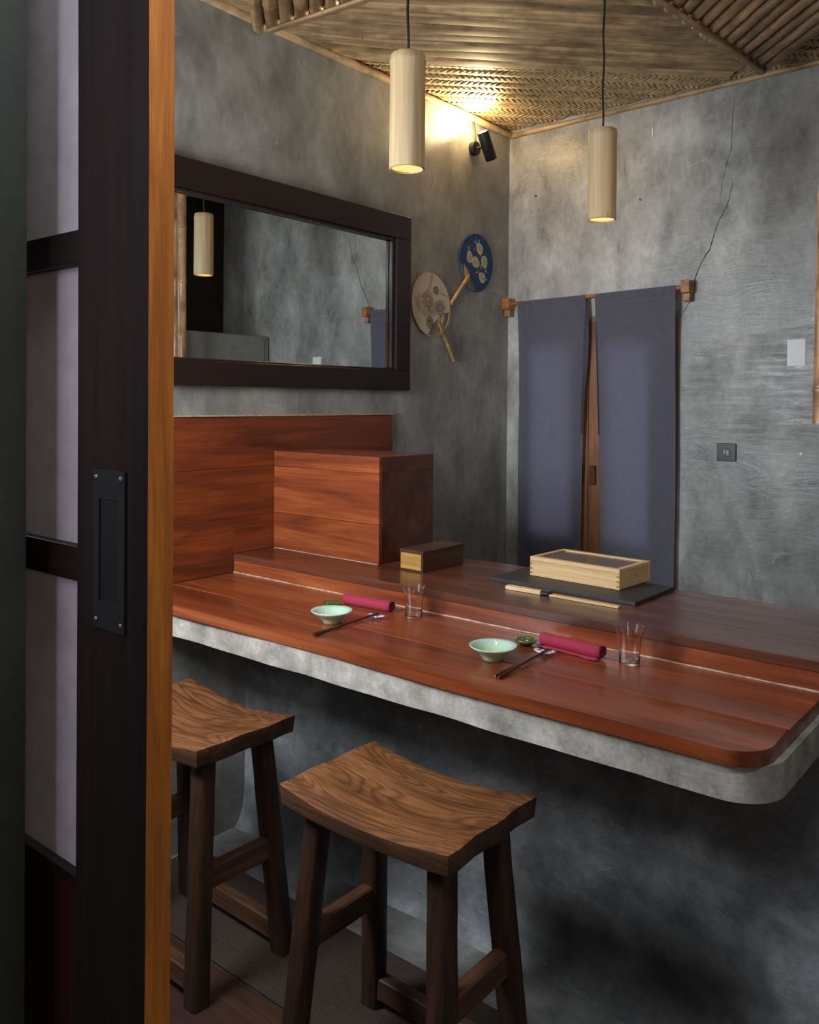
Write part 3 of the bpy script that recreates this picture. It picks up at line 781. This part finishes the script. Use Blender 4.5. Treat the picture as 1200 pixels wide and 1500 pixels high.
# ------------------------------------------------------------------ pendants
def pendant(x, y, z, label, ceilz):
    t = thing('pendant_lamp', label, 'lamp', (x, y, z), 'bamboo tube pendants'); R_, L_ = .0465, .292
    bm = bmesh.new()
    prof = [(R_-.006, .012), (R_-.006, 0.0), (R_-.004, -.001), (R_, .001), (R_*1.0, .1), (R_*.992, .2), (R_*.985, L_-.030), (R_*1.015, L_-.020), (R_*1.02, L_-.014), (R_*.985, L_-.010), (R_*.97, L_), (R_*.90, L_+.003), (.006, L_-.002), (0, L_-.002)]
    lathe(bm, prof, 40); obj('tube', bm, M_LAMP, t, auto=50)
    bm = bmesh.new(); lathe(bm, [(0, .010), (.030, .009), (R_-.0062, .004)], 32); obj('glowing_disc', bm, M_BULB, t, smooth=True)
    bm = bmesh.new(); tube_pts(bm, [(0, 0, L_-.004), (0, 0, L_+.012)], .006, 10); obj('cord_grip', bm, M_BLACK, t)
    bm = bmesh.new(); hz = ceilz-z; tube_pts(bm, [(.0015*math.sin(k*1.1), .0015*math.cos(k), L_+.01+(hz-L_-.01)*k/14) for k in range(15)], .0036, 8); obj('cord', bm, M_CORD, t, smooth=True)
    l = spot('pendant_light', (x, y, z-.004), (x, y, 0), 1.6, (1.0, .70, .38), 95, .8, .03)
    return t
pendant(.941, .211, 2.10, 'nearer, larger-looking bamboo tube pendant lamp hanging over the bar stools', 2.80)
pendant(1.058, 1.078, 2.10, 'farther bamboo tube pendant lamp hanging before the curtained back wall', 2.84)

# wall spot
sp_ = thing('wall_spotlight', 'small black cylinder spotlight on the left wall aimed at the ceiling', 'spotlight', (0, 1.84, 2.70))
bm = bmesh.new(); tube_pts(bm, [(0, 1.838, 2.697), (.026, 1.838, 2.697)], .032, 24); obj_off('base', bm, M_BLACK, sp_, auto=40)
bm = bmesh.new(); tube_pts(bm, [(.024, 1.838, 2.697), (.078, 1.845, 2.70)], .007, 10); obj_off('arm', bm, M_BLACK, sp_, auto=40)
a = Vector((.085, 1.875, 2.640)); b = Vector((.079, 1.805, 2.757))
bm = bmesh.new(); tube_pts(bm, [a, a+(b-a)*.03, a+(b-a)*.97, b], [.026, .028, .028, .0275], 24, False)
n = 24
hd = obj_off('head', bm, M_BLACK, sp_, auto=40)
md = hd.modifiers.new('thick', 'SOLIDIFY'); md.thickness = .0015
ax = (b-a).normalized(); bm = bmesh.new(); tube_pts(bm, [a+ax*.002, a+ax*.004], .027, 24); obj_off('end_cap', bm, M_BLACK, sp_)
bm = bmesh.new(); tube_pts(bm, [b-ax*.004, b-ax*.003], .0262, 24); obj_off('lens', bm, M_LENS, sp_)
bm = bmesh.new(); tube_pts(bm, [(.020, 1.838, 2.725), (.022, 1.832, 2.76), (.02, 1.826, 2.80), (.012, 1.83, 2.83)], .0028, 6); obj_off('cable', bm, M_CORD, sp_)

# ------------------------------------------------------------------ hand fans
def fan(cy, cz, ang, R_, mat, label, blue):
    """disc in the plane of the left wall; ang = direction the handle points to, from -z towards +y"""
    t = thing('hand_fan', label, 'fan', (.012, cy, cz), 'hand fans on the left wall')
    hy, hz = math.sin(ang), -math.cos(ang)          # handle direction
    py, pz = -hz, hy                                # perpendicular
    def P(u, v, x=0): return (x, hy*u+py*v, hz*u+pz*v)
    def rr(a): return R_*(1+.03*math.cos(2*a))
    # leaf with the scooped part near the handle
    N = 60; bm = bmesh.new(); pts = []
    hh = math.radians(46)
    for i in range(N+1):
        a = hh+(2*PI-2*hh)*i/N; pts.append((rr(a)*math.cos(a), rr(a)*math.sin(a)))
    s0, s1 = pts[-1], pts[0]
    for i in range(1, 9):
        q = i/9; u = s0[0]+(s1[0]-s0[0])*q-.035*math.sin(PI*q)*.6; v = s0[1]+(s1[1]-s0[1])*q; pts.append((u, v))
    f = [bm.verts.new(P(u, v, .0015)) for u, v in pts]; bk = [bm.verts.new(P(u, v, -.0005)) for u, v in pts]
    bm.faces.new(f); bm.faces.new(bk[::-1])
    for i in range(len(f)): bm.faces.new((f[i], f[(i+1) % len(f)], bk[(i+1) % len(f)], bk[i]))
    obj('fan_paper', bm, mat, t)
    bm = bmesh.new(); tube_pts(bm, [P(rr(2*PI*i/48)*math.cos(2*PI*i/48), rr(2*PI*i/48)*math.sin(2*PI*i/48)) for i in range(49)], .0022, 6)
    obj('rim', bm, M_FANBL if blue else M_HAND, t)
    bm = bmesh.new()
    for k in range(11):
        a = (k-5)*.145; u1, v1 = R_*.30, 0
        p0 = (R_*.93, 0); e = (R_*.93-math.cos(a)*R_*.62, math.sin(a)*R_*.9)
        tube_pts(bm, [P(p0[0], p0[1]), P((p0[0]+e[0])/2, (p0[1]+e[1])/2), P(*e)], .0013, 4)
    obj('rib', bm, M_HAND, t)
    bm = bmesh.new(); L_ = .165
    tube_pts(bm, [P(R_*.62, 0, .002), P(R_*.80, 0, .002), P(R_*.95, 0, .002), P(R_*.98, 0, .002), P(R_*1.02, 0, .002), P(R_*.95+L_, 0, .002)], [.002, .0055, .0085, .0095, .0085, .0082], 10)
    obj('handle', bm, M_HAND, t, auto=50)
    return t, P
def blob(bm, P, cu, cv, pts, x):
    vs = [bm.verts.new(P(cu+a, cv+b, x)) for a, b in pts]; vb = [bm.verts.new(P(cu+a, cv+b, x-.0003)) for a, b in pts]
    bm.faces.new(vs)
    for i in range(len(vs)): bm.faces.new((vs[i], vs[(i+1) % len(vs)], vb[(i+1) % len(vs)], vb[i]))
t, P = fan(1.862, 2.160, math.radians(-44), .137, M_FANBL, 'round blue paper hand fan printed with cream fish, handle pointing down-left', True)
bm = bmesh.new(); stripes = bmesh.new()
def fish(cy, cz, ang, L_):
    # cy, cz offsets from the fan centre in the wall plane
    ca, sa = math.cos(ang), math.sin(ang)
    def Q(a, b, x): return (x, cy+a*ca-b*sa, cz+a*sa+b*ca)
    n = 16; body = [(math.cos(2*PI*i/n)*L_*.5, math.sin(2*PI*i/n)*L_*.42*(1+.2*math.cos(2*PI*i/n))) for i in range(n)]
    vs = [bm.verts.new(Q(a, b, .0019)) for a, b in body]; bm.faces.new(vs)
    for s in (-1, 1):
        bm.faces.new([bm.verts.new(Q(*p, .0019)) for p in ((-L_*.48, 0), (-L_*.62, s*L_*.05), (-L_*.98, s*L_*.34), (-L_*.72, s*L_*.02))])
    for k in range(4):
        a = -L_*.25+k*L_*.15; h = L_*.22
        stripes.faces.new([stripes.verts.new(Q(*p, .0022)) for p in ((a, -h), (a+L_*.04, -h), (a+L_*.09, 0), (a+L_*.04, h), (a, h), (a+L_*.05, 0))])
    stripes.faces.new([stripes.verts.new(Q(L_*.33+L_*.05*math.cos(i), L_*.08+L_*.05*math.sin(i), .0022)) for i in (0, 1.5, 3.1, 4.7)])
for c in ((.022, .072, -.7, .060), (-.058, .022, -1.35, .058), (-.006, .002, 2.85, .062), (.064, .012, 1.85, .062), (.046, -.064, -.6, .058)): fish(*c)
for c in ((-.022, .060), (.030, .040), (.000, -.045), (.085, -.070), (.020, .106)):
    bm.faces.new([bm.verts.new((.0019, c[0]+.004*math.cos(i), c[1]+.006*math.sin(i))) for i in (0, 1.05, 2.1, 3.14, 4.2, 5.2)])
obj('fish_print', bm, M_FISH, t)['kind'] = 'stuff'; obj('fish_stripes', stripes, M_FANBL, t)['kind'] = 'stuff'
t, P = fan(1.514, 1.930, math.radians(35), .139, M_FANBE, 'round beige paper hand fan printed with flowers, handle pointing down-right', False)
def flower(cy, cz, R_, petals, mat, name, inner=True):
    bm = bmesh.new()
    for ring in ((1.0, .62, .38) if inner else (1.0, .5)):
        n = petals*6; pts = []
        for i in range(n+1):
            a = 2*PI*i/n; r = R_*ring*(.78+.22*abs(math.cos(a*petals/2))); pts.append((.0019, cy+r*math.cos(a), cz+r*math.sin(a)))
        tube_pts(bm, pts, .0016, 4)
    for k in range(petals):
        a = 2*PI*k/petals; tube_pts(bm, [(.0019, cy+R_*.2*math.cos(a), cz+R_*.2*math.sin(a)), (.0019, cy+R_*.85*math.cos(a), cz+R_*.85*math.sin(a))], .0009, 4)
    obj(name, bm, mat, t)
flower(-.028, .020, .038, 9, M_INKRED, 'flower_print'); flower(.002, -.018, .034, 7, M_INKGR, 'flower_print'); flower(.062, -.008, .034, 8, M_INKPL, 'flower_print')
flower(-.012, -.082, .026, 7, M_INK, 'flower_print', False); flower(.030, .066, .018, 5, M_INK, 'flower_print', False)
bm = bmesh.new()
for k in range(13):
    y0 = -.125+k*.009; tube_pts(bm, [(.0018, y0, .03-k*.003), (.0018, y0+.03, -.03-k*.006)], .0005, 3)
for rr_ in (.095, .105): tube_pts(bm, [(.0018, -.10+rr_*math.cos(a/10), .13-rr_*math.sin(a/10)) for a in range(0, 16)], .0009, 4)
tube_pts(bm, [(.0018, .04, .05), (.0018, .07, .055), (.0018, .115, .045)], .0009, 4); tube_pts(bm, [(.0018, .06, -.05), (.0018, .085, -.035), (.0018, .12, -.03)], .0009, 4)
obj('line_print', bm, M_INK, t)

# ------------------------------------------------------------------ bamboo screen at the right
for i in range(10):
    x = 1.675+i*.058; t = obj('bamboo_pole', pole_bm(1.40+.02*rnd.random(), .0245*(1+.04*rnd.random()), 90+i), [M_CANE, M_HOLLOW], auto=50)
    t.location = (x+.004*rnd.random(), 1.395+.006*rnd.random(), 2.858); t.rotation_euler = (PI, (.014 if i == 0 else 0), rnd.random()*3)
    tag(t, 'thick bamboo pole hanging from the ceiling at the right edge, nearest the card' if i == 0 else 'bamboo pole of the hanging screen reflected at the left edge of the mirror', 'bamboo pole', 'hanging bamboo screen poles' if i else None)
# fridge-like cabinet, seen in the mirror
cb = thing('steel_cabinet', 'tall grey steel cabinet seen only as a reflection in the mirror', 'cabinet', (2.02, 1.9, 0))
obj_off('body', box(1.802, 2.262, 1.45, YB-.012, .0, 1.90, .004), M_STEEL, cb)
obj_off('edge_strip', box(1.796, 1.8015, YB-.060, YB-.045, .02, 1.888, .001), M_SCREW, cb)
obj_off('door_panel', box(1.794, 1.8018, 1.46, YB-.066, .05, 1.890, .002), M_STEEL, cb)

# ------------------------------------------------------------------ items on the upper step
cbd = obj('cutting_board', prism(bmesh.new(), [(.930, .632), (1.400, .612), (1.404, .868), (.930, .872)], ZU+.001, ZU+.010, .001), M_BLKMAT)
tag(cbd, 'thin black board lying on the counter step under the pale box', 'board')
pb = thing('lidded_box', 'shallow pale wooden box with glass-paned lid standing on the black board', 'box', (1.16, .82, ZU+.010), None, -.055)
bw, bd, bh = .300, .186, .058; z0 = .0005
def lp(name, b_, m, bev=.0008): return obj(name, box(*b_, bev), m, pb)
lp('side', (-bw/2, bw/2, -bd/2, -bd/2+.010, z0, bh-.012), M_PALE); lp('side', (-bw/2, bw/2, bd/2-.010, bd/2, z0, bh-.012), M_PALE)
lp('side', (-bw/2+.0004, -bw/2+.010, -bd/2+.0105, bd/2-.0105, z0, bh-.012), M_PALEY); lp('side', (bw/2-.010, bw/2-.0004, -bd/2+.0105, bd/2-.0105, z0, bh-.012), M_PALEY)
lp('bottom', (-bw/2+.0105, bw/2-.0105, -bd/2+.0105, bd/2-.0105, z0, z0+.005), M_PALE)
lid = lp('lid_frame', (-bw/2, bw/2, -bd/2, -bd/2+.017, bh-.0115, bh), M_PALE)
lp('lid_frame', (-bw/2, bw/2, bd/2-.017, bd/2, bh-.0115, bh), M_PALE)
lp('lid_frame', (-bw/2, -bw/2+.017, -bd/2+.0172, bd/2-.0172, bh-.0115, bh), M_PALEY); lp('lid_frame', (bw/2-.017, bw/2, -bd/2+.0172, bd/2-.0172, bh-.0115, bh), M_PALEY)
lp('lid_pane', (-bw/2+.0172, bw/2-.0172, -bd/2+.0172, bd/2-.0172, bh-.0055, bh-.0035), M_LID, 0)
M_DOVE = plain('dovetail_end_grain', rgb(150, 108, 64), .6)
for sx in (-1, 1):
    for k in range(3):
        zc = .009+k*.014; xa = sx*(bw/2-.005)
        lp('finger_joint', (xa-.0035, xa+.0035, -bd/2-.0004, -bd/2+.003, zc-.003, zc+.003), M_DOVE, 0)
bm = bmesh.new(); tube_pts(bm, [(bw/2-.002, .005, .028), (bw/2+.0004, .005, .028)], .0035, 10); obj('knot', bm, M_DOVE, pb)
kn = thing('sheathed_knife', 'slim knife with pale wooden handle and sheath lying before the black board', 'knife', (1.2, .568, ZU), None, -.015)
bm = prism(bmesh.new(), [(-.17, -.010), (-.165, -.012), (-.055, -.010), (-.055, .010), (-.165, .012), (-.17, .008)], .001, .011, .002); obj('handle', bm, M_PALE, kn)
obj('ferrule', box(-.056, -.026, -.011, .011, .0008, .013, .003), M_BLACK, kn)
obj('sheath', prism(bmesh.new(), [(-.027, -.009), (.18, -.010), (.178, .008), (-.027, .009)], .001, .006, .001), M_PALE, kn)

# ------------------------------------------------------------------ tableware
def bowl(x, y, label):
    t = thing('bowl', label, 'bowl', (x, y, ZT), 'celadon bowls'); R_ = .0555
    prof = [(0, .004), (.020, .004), (.021, .0005), (.024, .0005), (.0245, .006), (.036, .017), (.049, .027), (R_, .0325), (R_*1.003, .0342), (R_*.985, .035), (.047, .0295), (.034, .0195), (.020, .0125), (0, .0115)]
    lathe_w = lambda r, z, a: (r*(1+.02*math.sin(3*a+1)*(r/.055)**2), z+.0012*math.sin(2*a)*(r/.055)**2)
    bm = bmesh.new(); lathe(bm, prof, 48, (0, 0, 0), lathe_w); obj('bowl_body', bm, M_BOWL, t, smooth=True); 
    return t
bowl(.741, .150, 'celadon green bowl of the left place setting, farther from the counter corner')
bowl(1.256, .158, 'celadon green bowl of the right place setting, nearer the counter corner')
def dish(x, y, label):
    o = obj('sauce_dish', lathe(bmesh.new(), [(0, .001), (.014, .001), (.018, .004), (.027, .010), (.030, .0135), (.0292, .0145), (.024, .0105), (.014, .006), (0, .0055)], 36, (0, 0, 0), lambda r, z, a: (r*(1+.05*math.cos(2*a+.6)), z)), M_DISH, smooth=True)
    o.location = (x, y, ZT); tag(o, label, 'dish', 'small green sauce dishes')
dish(.622, .270, 'tiny dark green sauce dish behind the left bowl'); dish(1.250, .312, 'tiny dark green sauce dish behind the right bowl')
def towel(x, y, rz, label, loose):
    t = thing('rolled_towel', label, 'towel', (x, y, ZT), 'rolled crimson towels', rz); L_ = .170
    bm = bmesh.new(); nt = 64; g = []
    for i in range(nt+1):
        q = i/nt; a = q*2*PI*3.3; r = .0172-.0035*(a/(2*PI)); 
        if i == 0: pass
        row = []
        for k in range(13):
            u = k/12; xx = (u-.5)*L_; rr_ = r*(1+.03*math.sin(u*11+a)); row.append(bm.verts.new((xx+(.002*math.sin(a*2) if k in (0, 12) else 0), rr_*math.cos(-a-1.9), .0175+rr_*math.sin(-a-1.9)*.95)))
        g.append(row)
    if loose:
        row = []; 
        for k in range(13):
            u = k/12; row.append(bm.verts.new(((u-.5)*L_, -.026-.003*math.sin(u*9), .0045+.001*math.sin(u*20))))
        g.insert(0, row)
    for a, b in zip(g, g[1:]):
        for k in range(12): bm.faces.new((a[k], a[k+1], b[k+1], b[k]))
    o = obj('cloth', bm, M_TOWEL, t, smooth=True); m = o.modifiers.new('s', 'SOLIDIFY'); m.thickness = .0016; m.offset = -1
    bm = bmesh.new()
    pts = []
    for i in range(nt+1):
        q = i/nt; a = q*2*PI*3.3; r = .0168-.0035*(a/(2*PI)); pts.append((L_/2+.001, r*math.cos(-a-1.9), .0175+r*math.sin(-a-1.9)*.95))
    tube_pts(bm, pts, .0009, 4); obj('hem', bm, M_TOWELD, t)
towel(.712, .330, .06, 'tightly rolled crimson towel of the left place setting', False)
towel(1.368, .331, -.10, 'rolled crimson towel with a loose flap, at the right place setting', True)
def rest(x, y, rz, label):
    bm = bmesh.new(); nu, nv = 14, 8; g = []
    for i in range(nu+1):
        u = -1+2*i/nu; hw = .011*(1-abs(u)**2.2)**.5*(1 if u < .6 else 1)+.0012
        g.append([bm.verts.new((u*.027, (-1+2*j/nv)*hw, .0035+.005*u*u+.003*abs(-1+2*j/nv)**2)) for j in range(nv+1)])
    for a, b in zip(g, g[1:]):
        for j in range(nv): bm.faces.new((a[j], a[j+1], b[j+1], b[j]))
    o = obj('chopstick_rest', bm, M_PORC, smooth=True); o.location = (x, y, ZT); o.rotation_euler = (0, 0, rz)
    m = o.modifiers.new('s', 'SOLIDIFY'); m.thickness = .003; m.offset = -1
    tag(o, label, 'chopstick rest', 'leaf-shaped chopstick rests')
rest(.806, .258, .25, 'blue and white chopstick rest by the left crimson towel'); rest(1.330, .268, .2, 'blue and white chopstick rest by the right crimson towel')
def sticks(pts, lab):
    for k, (a, b) in enumerate(pts):
        a = Vector(a); b = Vector(b); bm = bmesh.new(); L_ = (b-a).length
        tube_pts(bm, [(0, 0, 0), (0, 0, .004), (0, 0, L_*.5), (0, 0, L_)], [.0030, .0038, .0032, .0016], 8)
        o = obj('chopstick', bm, M_STICK, auto=50); o.location = a; o.rotation_euler = (b-a).to_track_quat('Z', 'Y').to_euler()
        tag(o, lab[k], 'chopstick', 'dark wooden chopsticks')
sticks([((.806, .022, ZT+.0042), (.798, .272, ZT+.0128)), ((.797, .024, ZT+.0042), (.806, .270, ZT+.0128))],
       ['dark red chopstick of the left pair, its butt end to the right', 'dark red chopstick of the left pair, its butt end to the left'])
sticks([((1.346, .045, ZT+.0042), (1.332, .282, ZT+.0128)), ((1.334, .050, ZT+.0042), (1.339, .284, ZT+.0128))],
       ['dark red chopstick of the right pair, its butt end to the right', 'dark red chopstick of the right pair, its butt end to the left'])
def tumbler(x, y, label):
    prof = [(0, .0005), (.0215, .0005), (.0235, .003), (.0235, .020), (.0240, .040), (.0262, .058), (.0310, .074), (.0346, .0860), (.0352, .0880), (.0352, .0890), (.0348, .0893), (.0344, .0890), (.0344, .0880), (.0338, .0860), (.0302, .074), (.0252, .0585), (.0231, .040), (.0226, .020), (.0205, .0075), (0, .0075)]
    o = obj('glass_tumbler', lathe(bmesh.new(), prof, 60, (0, 0, 0), lambda r, z, a: (r*(1+(.012*math.cos(20*a) if .012 < z < .07 else 0)), z)), M_GLASS, smooth=True, auto=35)
    o.location = (x, y, ZT); tag(o, label, 'glass', 'clear flared tumblers')
tumbler(.872, .340, 'clear flared glass tumbler right of the left crimson towel'); tumbler(1.514, .334, 'clear flared glass tumbler right of the right crimson towel')

# ------------------------------------------------------------------ stools
def stool(cx, cy, rz, label, seed):
    r_ = random.Random(seed)
    t = thing('bar_stool', label, 'stool', (cx, cy, 0), 'saddle-seat wooden bar stools', rz)
    hx, hy = .236, .160; nx, ny = 28, 10; bm = bmesh.new(); top = []; bot = []
    for i in range(nx+1):
        u = -1+2*i/nx; rt = []; rb = []
        for j in range(ny+1):
            v = -1+2*j/ny
            e = .0012*math.sin(u*4+seed)+.0005*math.sin(u*23+v)
            x = u*hx+(.003*math.sin(v*7+seed) if abs(u) == 1 else 0); y = v*hy+(e if abs(v) == 1 else 0)
            zt = .651-.027*(1-abs(u)**2.0)-.0004*math.sin(u*13+v*5); zb = .603-.013*(1-u*u)
            if abs(u) > .9: zt -= .002
            rt.append(bm.verts.new((x, y, zt))); rb.append(bm.verts.new((x*.985, y*.975, zb)))
        top.append(rt); bot.append(rb)
    for i in range(nx):
        for j in range(ny):
            bm.faces.new((top[i][j], top[i+1][j], top[i+1][j+1], top[i][j+1])); bm.faces.new((bot[i][j], bot[i][j+1], bot[i+1][j+1], bot[i+1][j]))
        bm.faces.new((top[i][0], bot[i][0], bot[i+1][0], top[i+1][0])); bm.faces.new((top[i][ny], top[i+1][ny], bot[i+1][ny], bot[i][ny]))
    for j in range(ny):
        bm.faces.new((top[0][j], top[0][j+1], bot[0][j+1], bot[0][j])); bm.faces.new((top[nx][j], bot[nx][j], bot[nx][j+1], top[nx][j+1]))
    bm.normal_update()
    es = [e for e in bm.edges if len(e.link_faces) == 2 and e.calc_face_angle(0) > .8]
    bmesh.ops.bevel(bm, geom=es, offset=.004, segments=2, affect='EDGES', profile=.5)
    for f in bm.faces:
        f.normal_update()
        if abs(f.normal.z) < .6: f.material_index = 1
    obj('seat', bm, [M_STOOLT, M_SEATSHADE], t, auto=40)
    SX, SY = .067, .078; LX, LY = .171, .093; a_ = .024
    def at(z, sx, sy): return Vector((sx*(LX+SX*(.6-z)), sy*(LY+SY*(.6-z)), z))
    for sx in (-1, 1):
        for sy in (-1, 1):
            bm = bmesh.new(); rows = []; n = 12
            for i in range(n+1):
                z = .603*(1-i/n); c = at(z, sx, sy); k = a_*(1+.02*r_.random()+.04*i/n)
                jx, jy = (r_.random()-.5)*.0014, (r_.random()-.5)*.0014; ch = .006
                prof = [(k, k-ch), (k-ch, k), (-k+ch, k), (-k, k-ch), (-k, -k+ch), (-k+ch, -k), (k-ch, -k), (k, -k+ch)]
                zz = z if i else .598
                rows.append([bm.verts.new((c.x+jx+p, c.y+jy+q, zz)) for p, q in prof])
            for p, q in zip(rows, rows[1:]):
                for k in range(8): bm.faces.new((p[k], p[(k+1) % 8], q[(k+1) % 8], q[k]))
            bm.faces.new(rows[0]); bm.faces.new(rows[-1][::-1])
            obj('leg', bm, M_STOOLL, t, auto=50)
    for sx in (-1, 1):
        c = at(.300, sx, 1); bm = bmesh.new(); bx(bm, c.x-.017, c.x+.017, -c.y+.018, c.y-.018, .272, .328, .004, 1); obj('stretcher', bm, M_STOOLRY, t)
    for sy in (-1, 1):
        c = at(.06, 1, sy); bm = bmesh.new(); bx(bm, -c.x+.018, c.x-.018, c.y-.017, c.y+.017, .035, .090, .004, 1); obj('stretcher', bm, M_STOOLR, t)
    return t
stool(1.176, -.060, 0, 'wooden saddle-seat bar stool in front, wholly in view', 1)
stool(.430, -.066, -.02, 'wooden saddle-seat bar stool half hidden behind the door stile', 5)
# floor coverings
o = obj('floor_rug', box(.02, 2.3, -.078, .254, .0, .008, .002), M_RUG); tag(o, 'brown woven rug strip lying under the bar stools', 'rug')
bd_ = thing('floor_platform', 'dark brown wooden floor boards between the rug and the doorway', 'floor boards', (1.2, -.55, 0))
for k in range(8):
    y1 = -.082-k*.118; obj_off('board', box(.02, 2.8, y1-.117, y1, 0, .006, .001), M_DFLOOR, bd_)
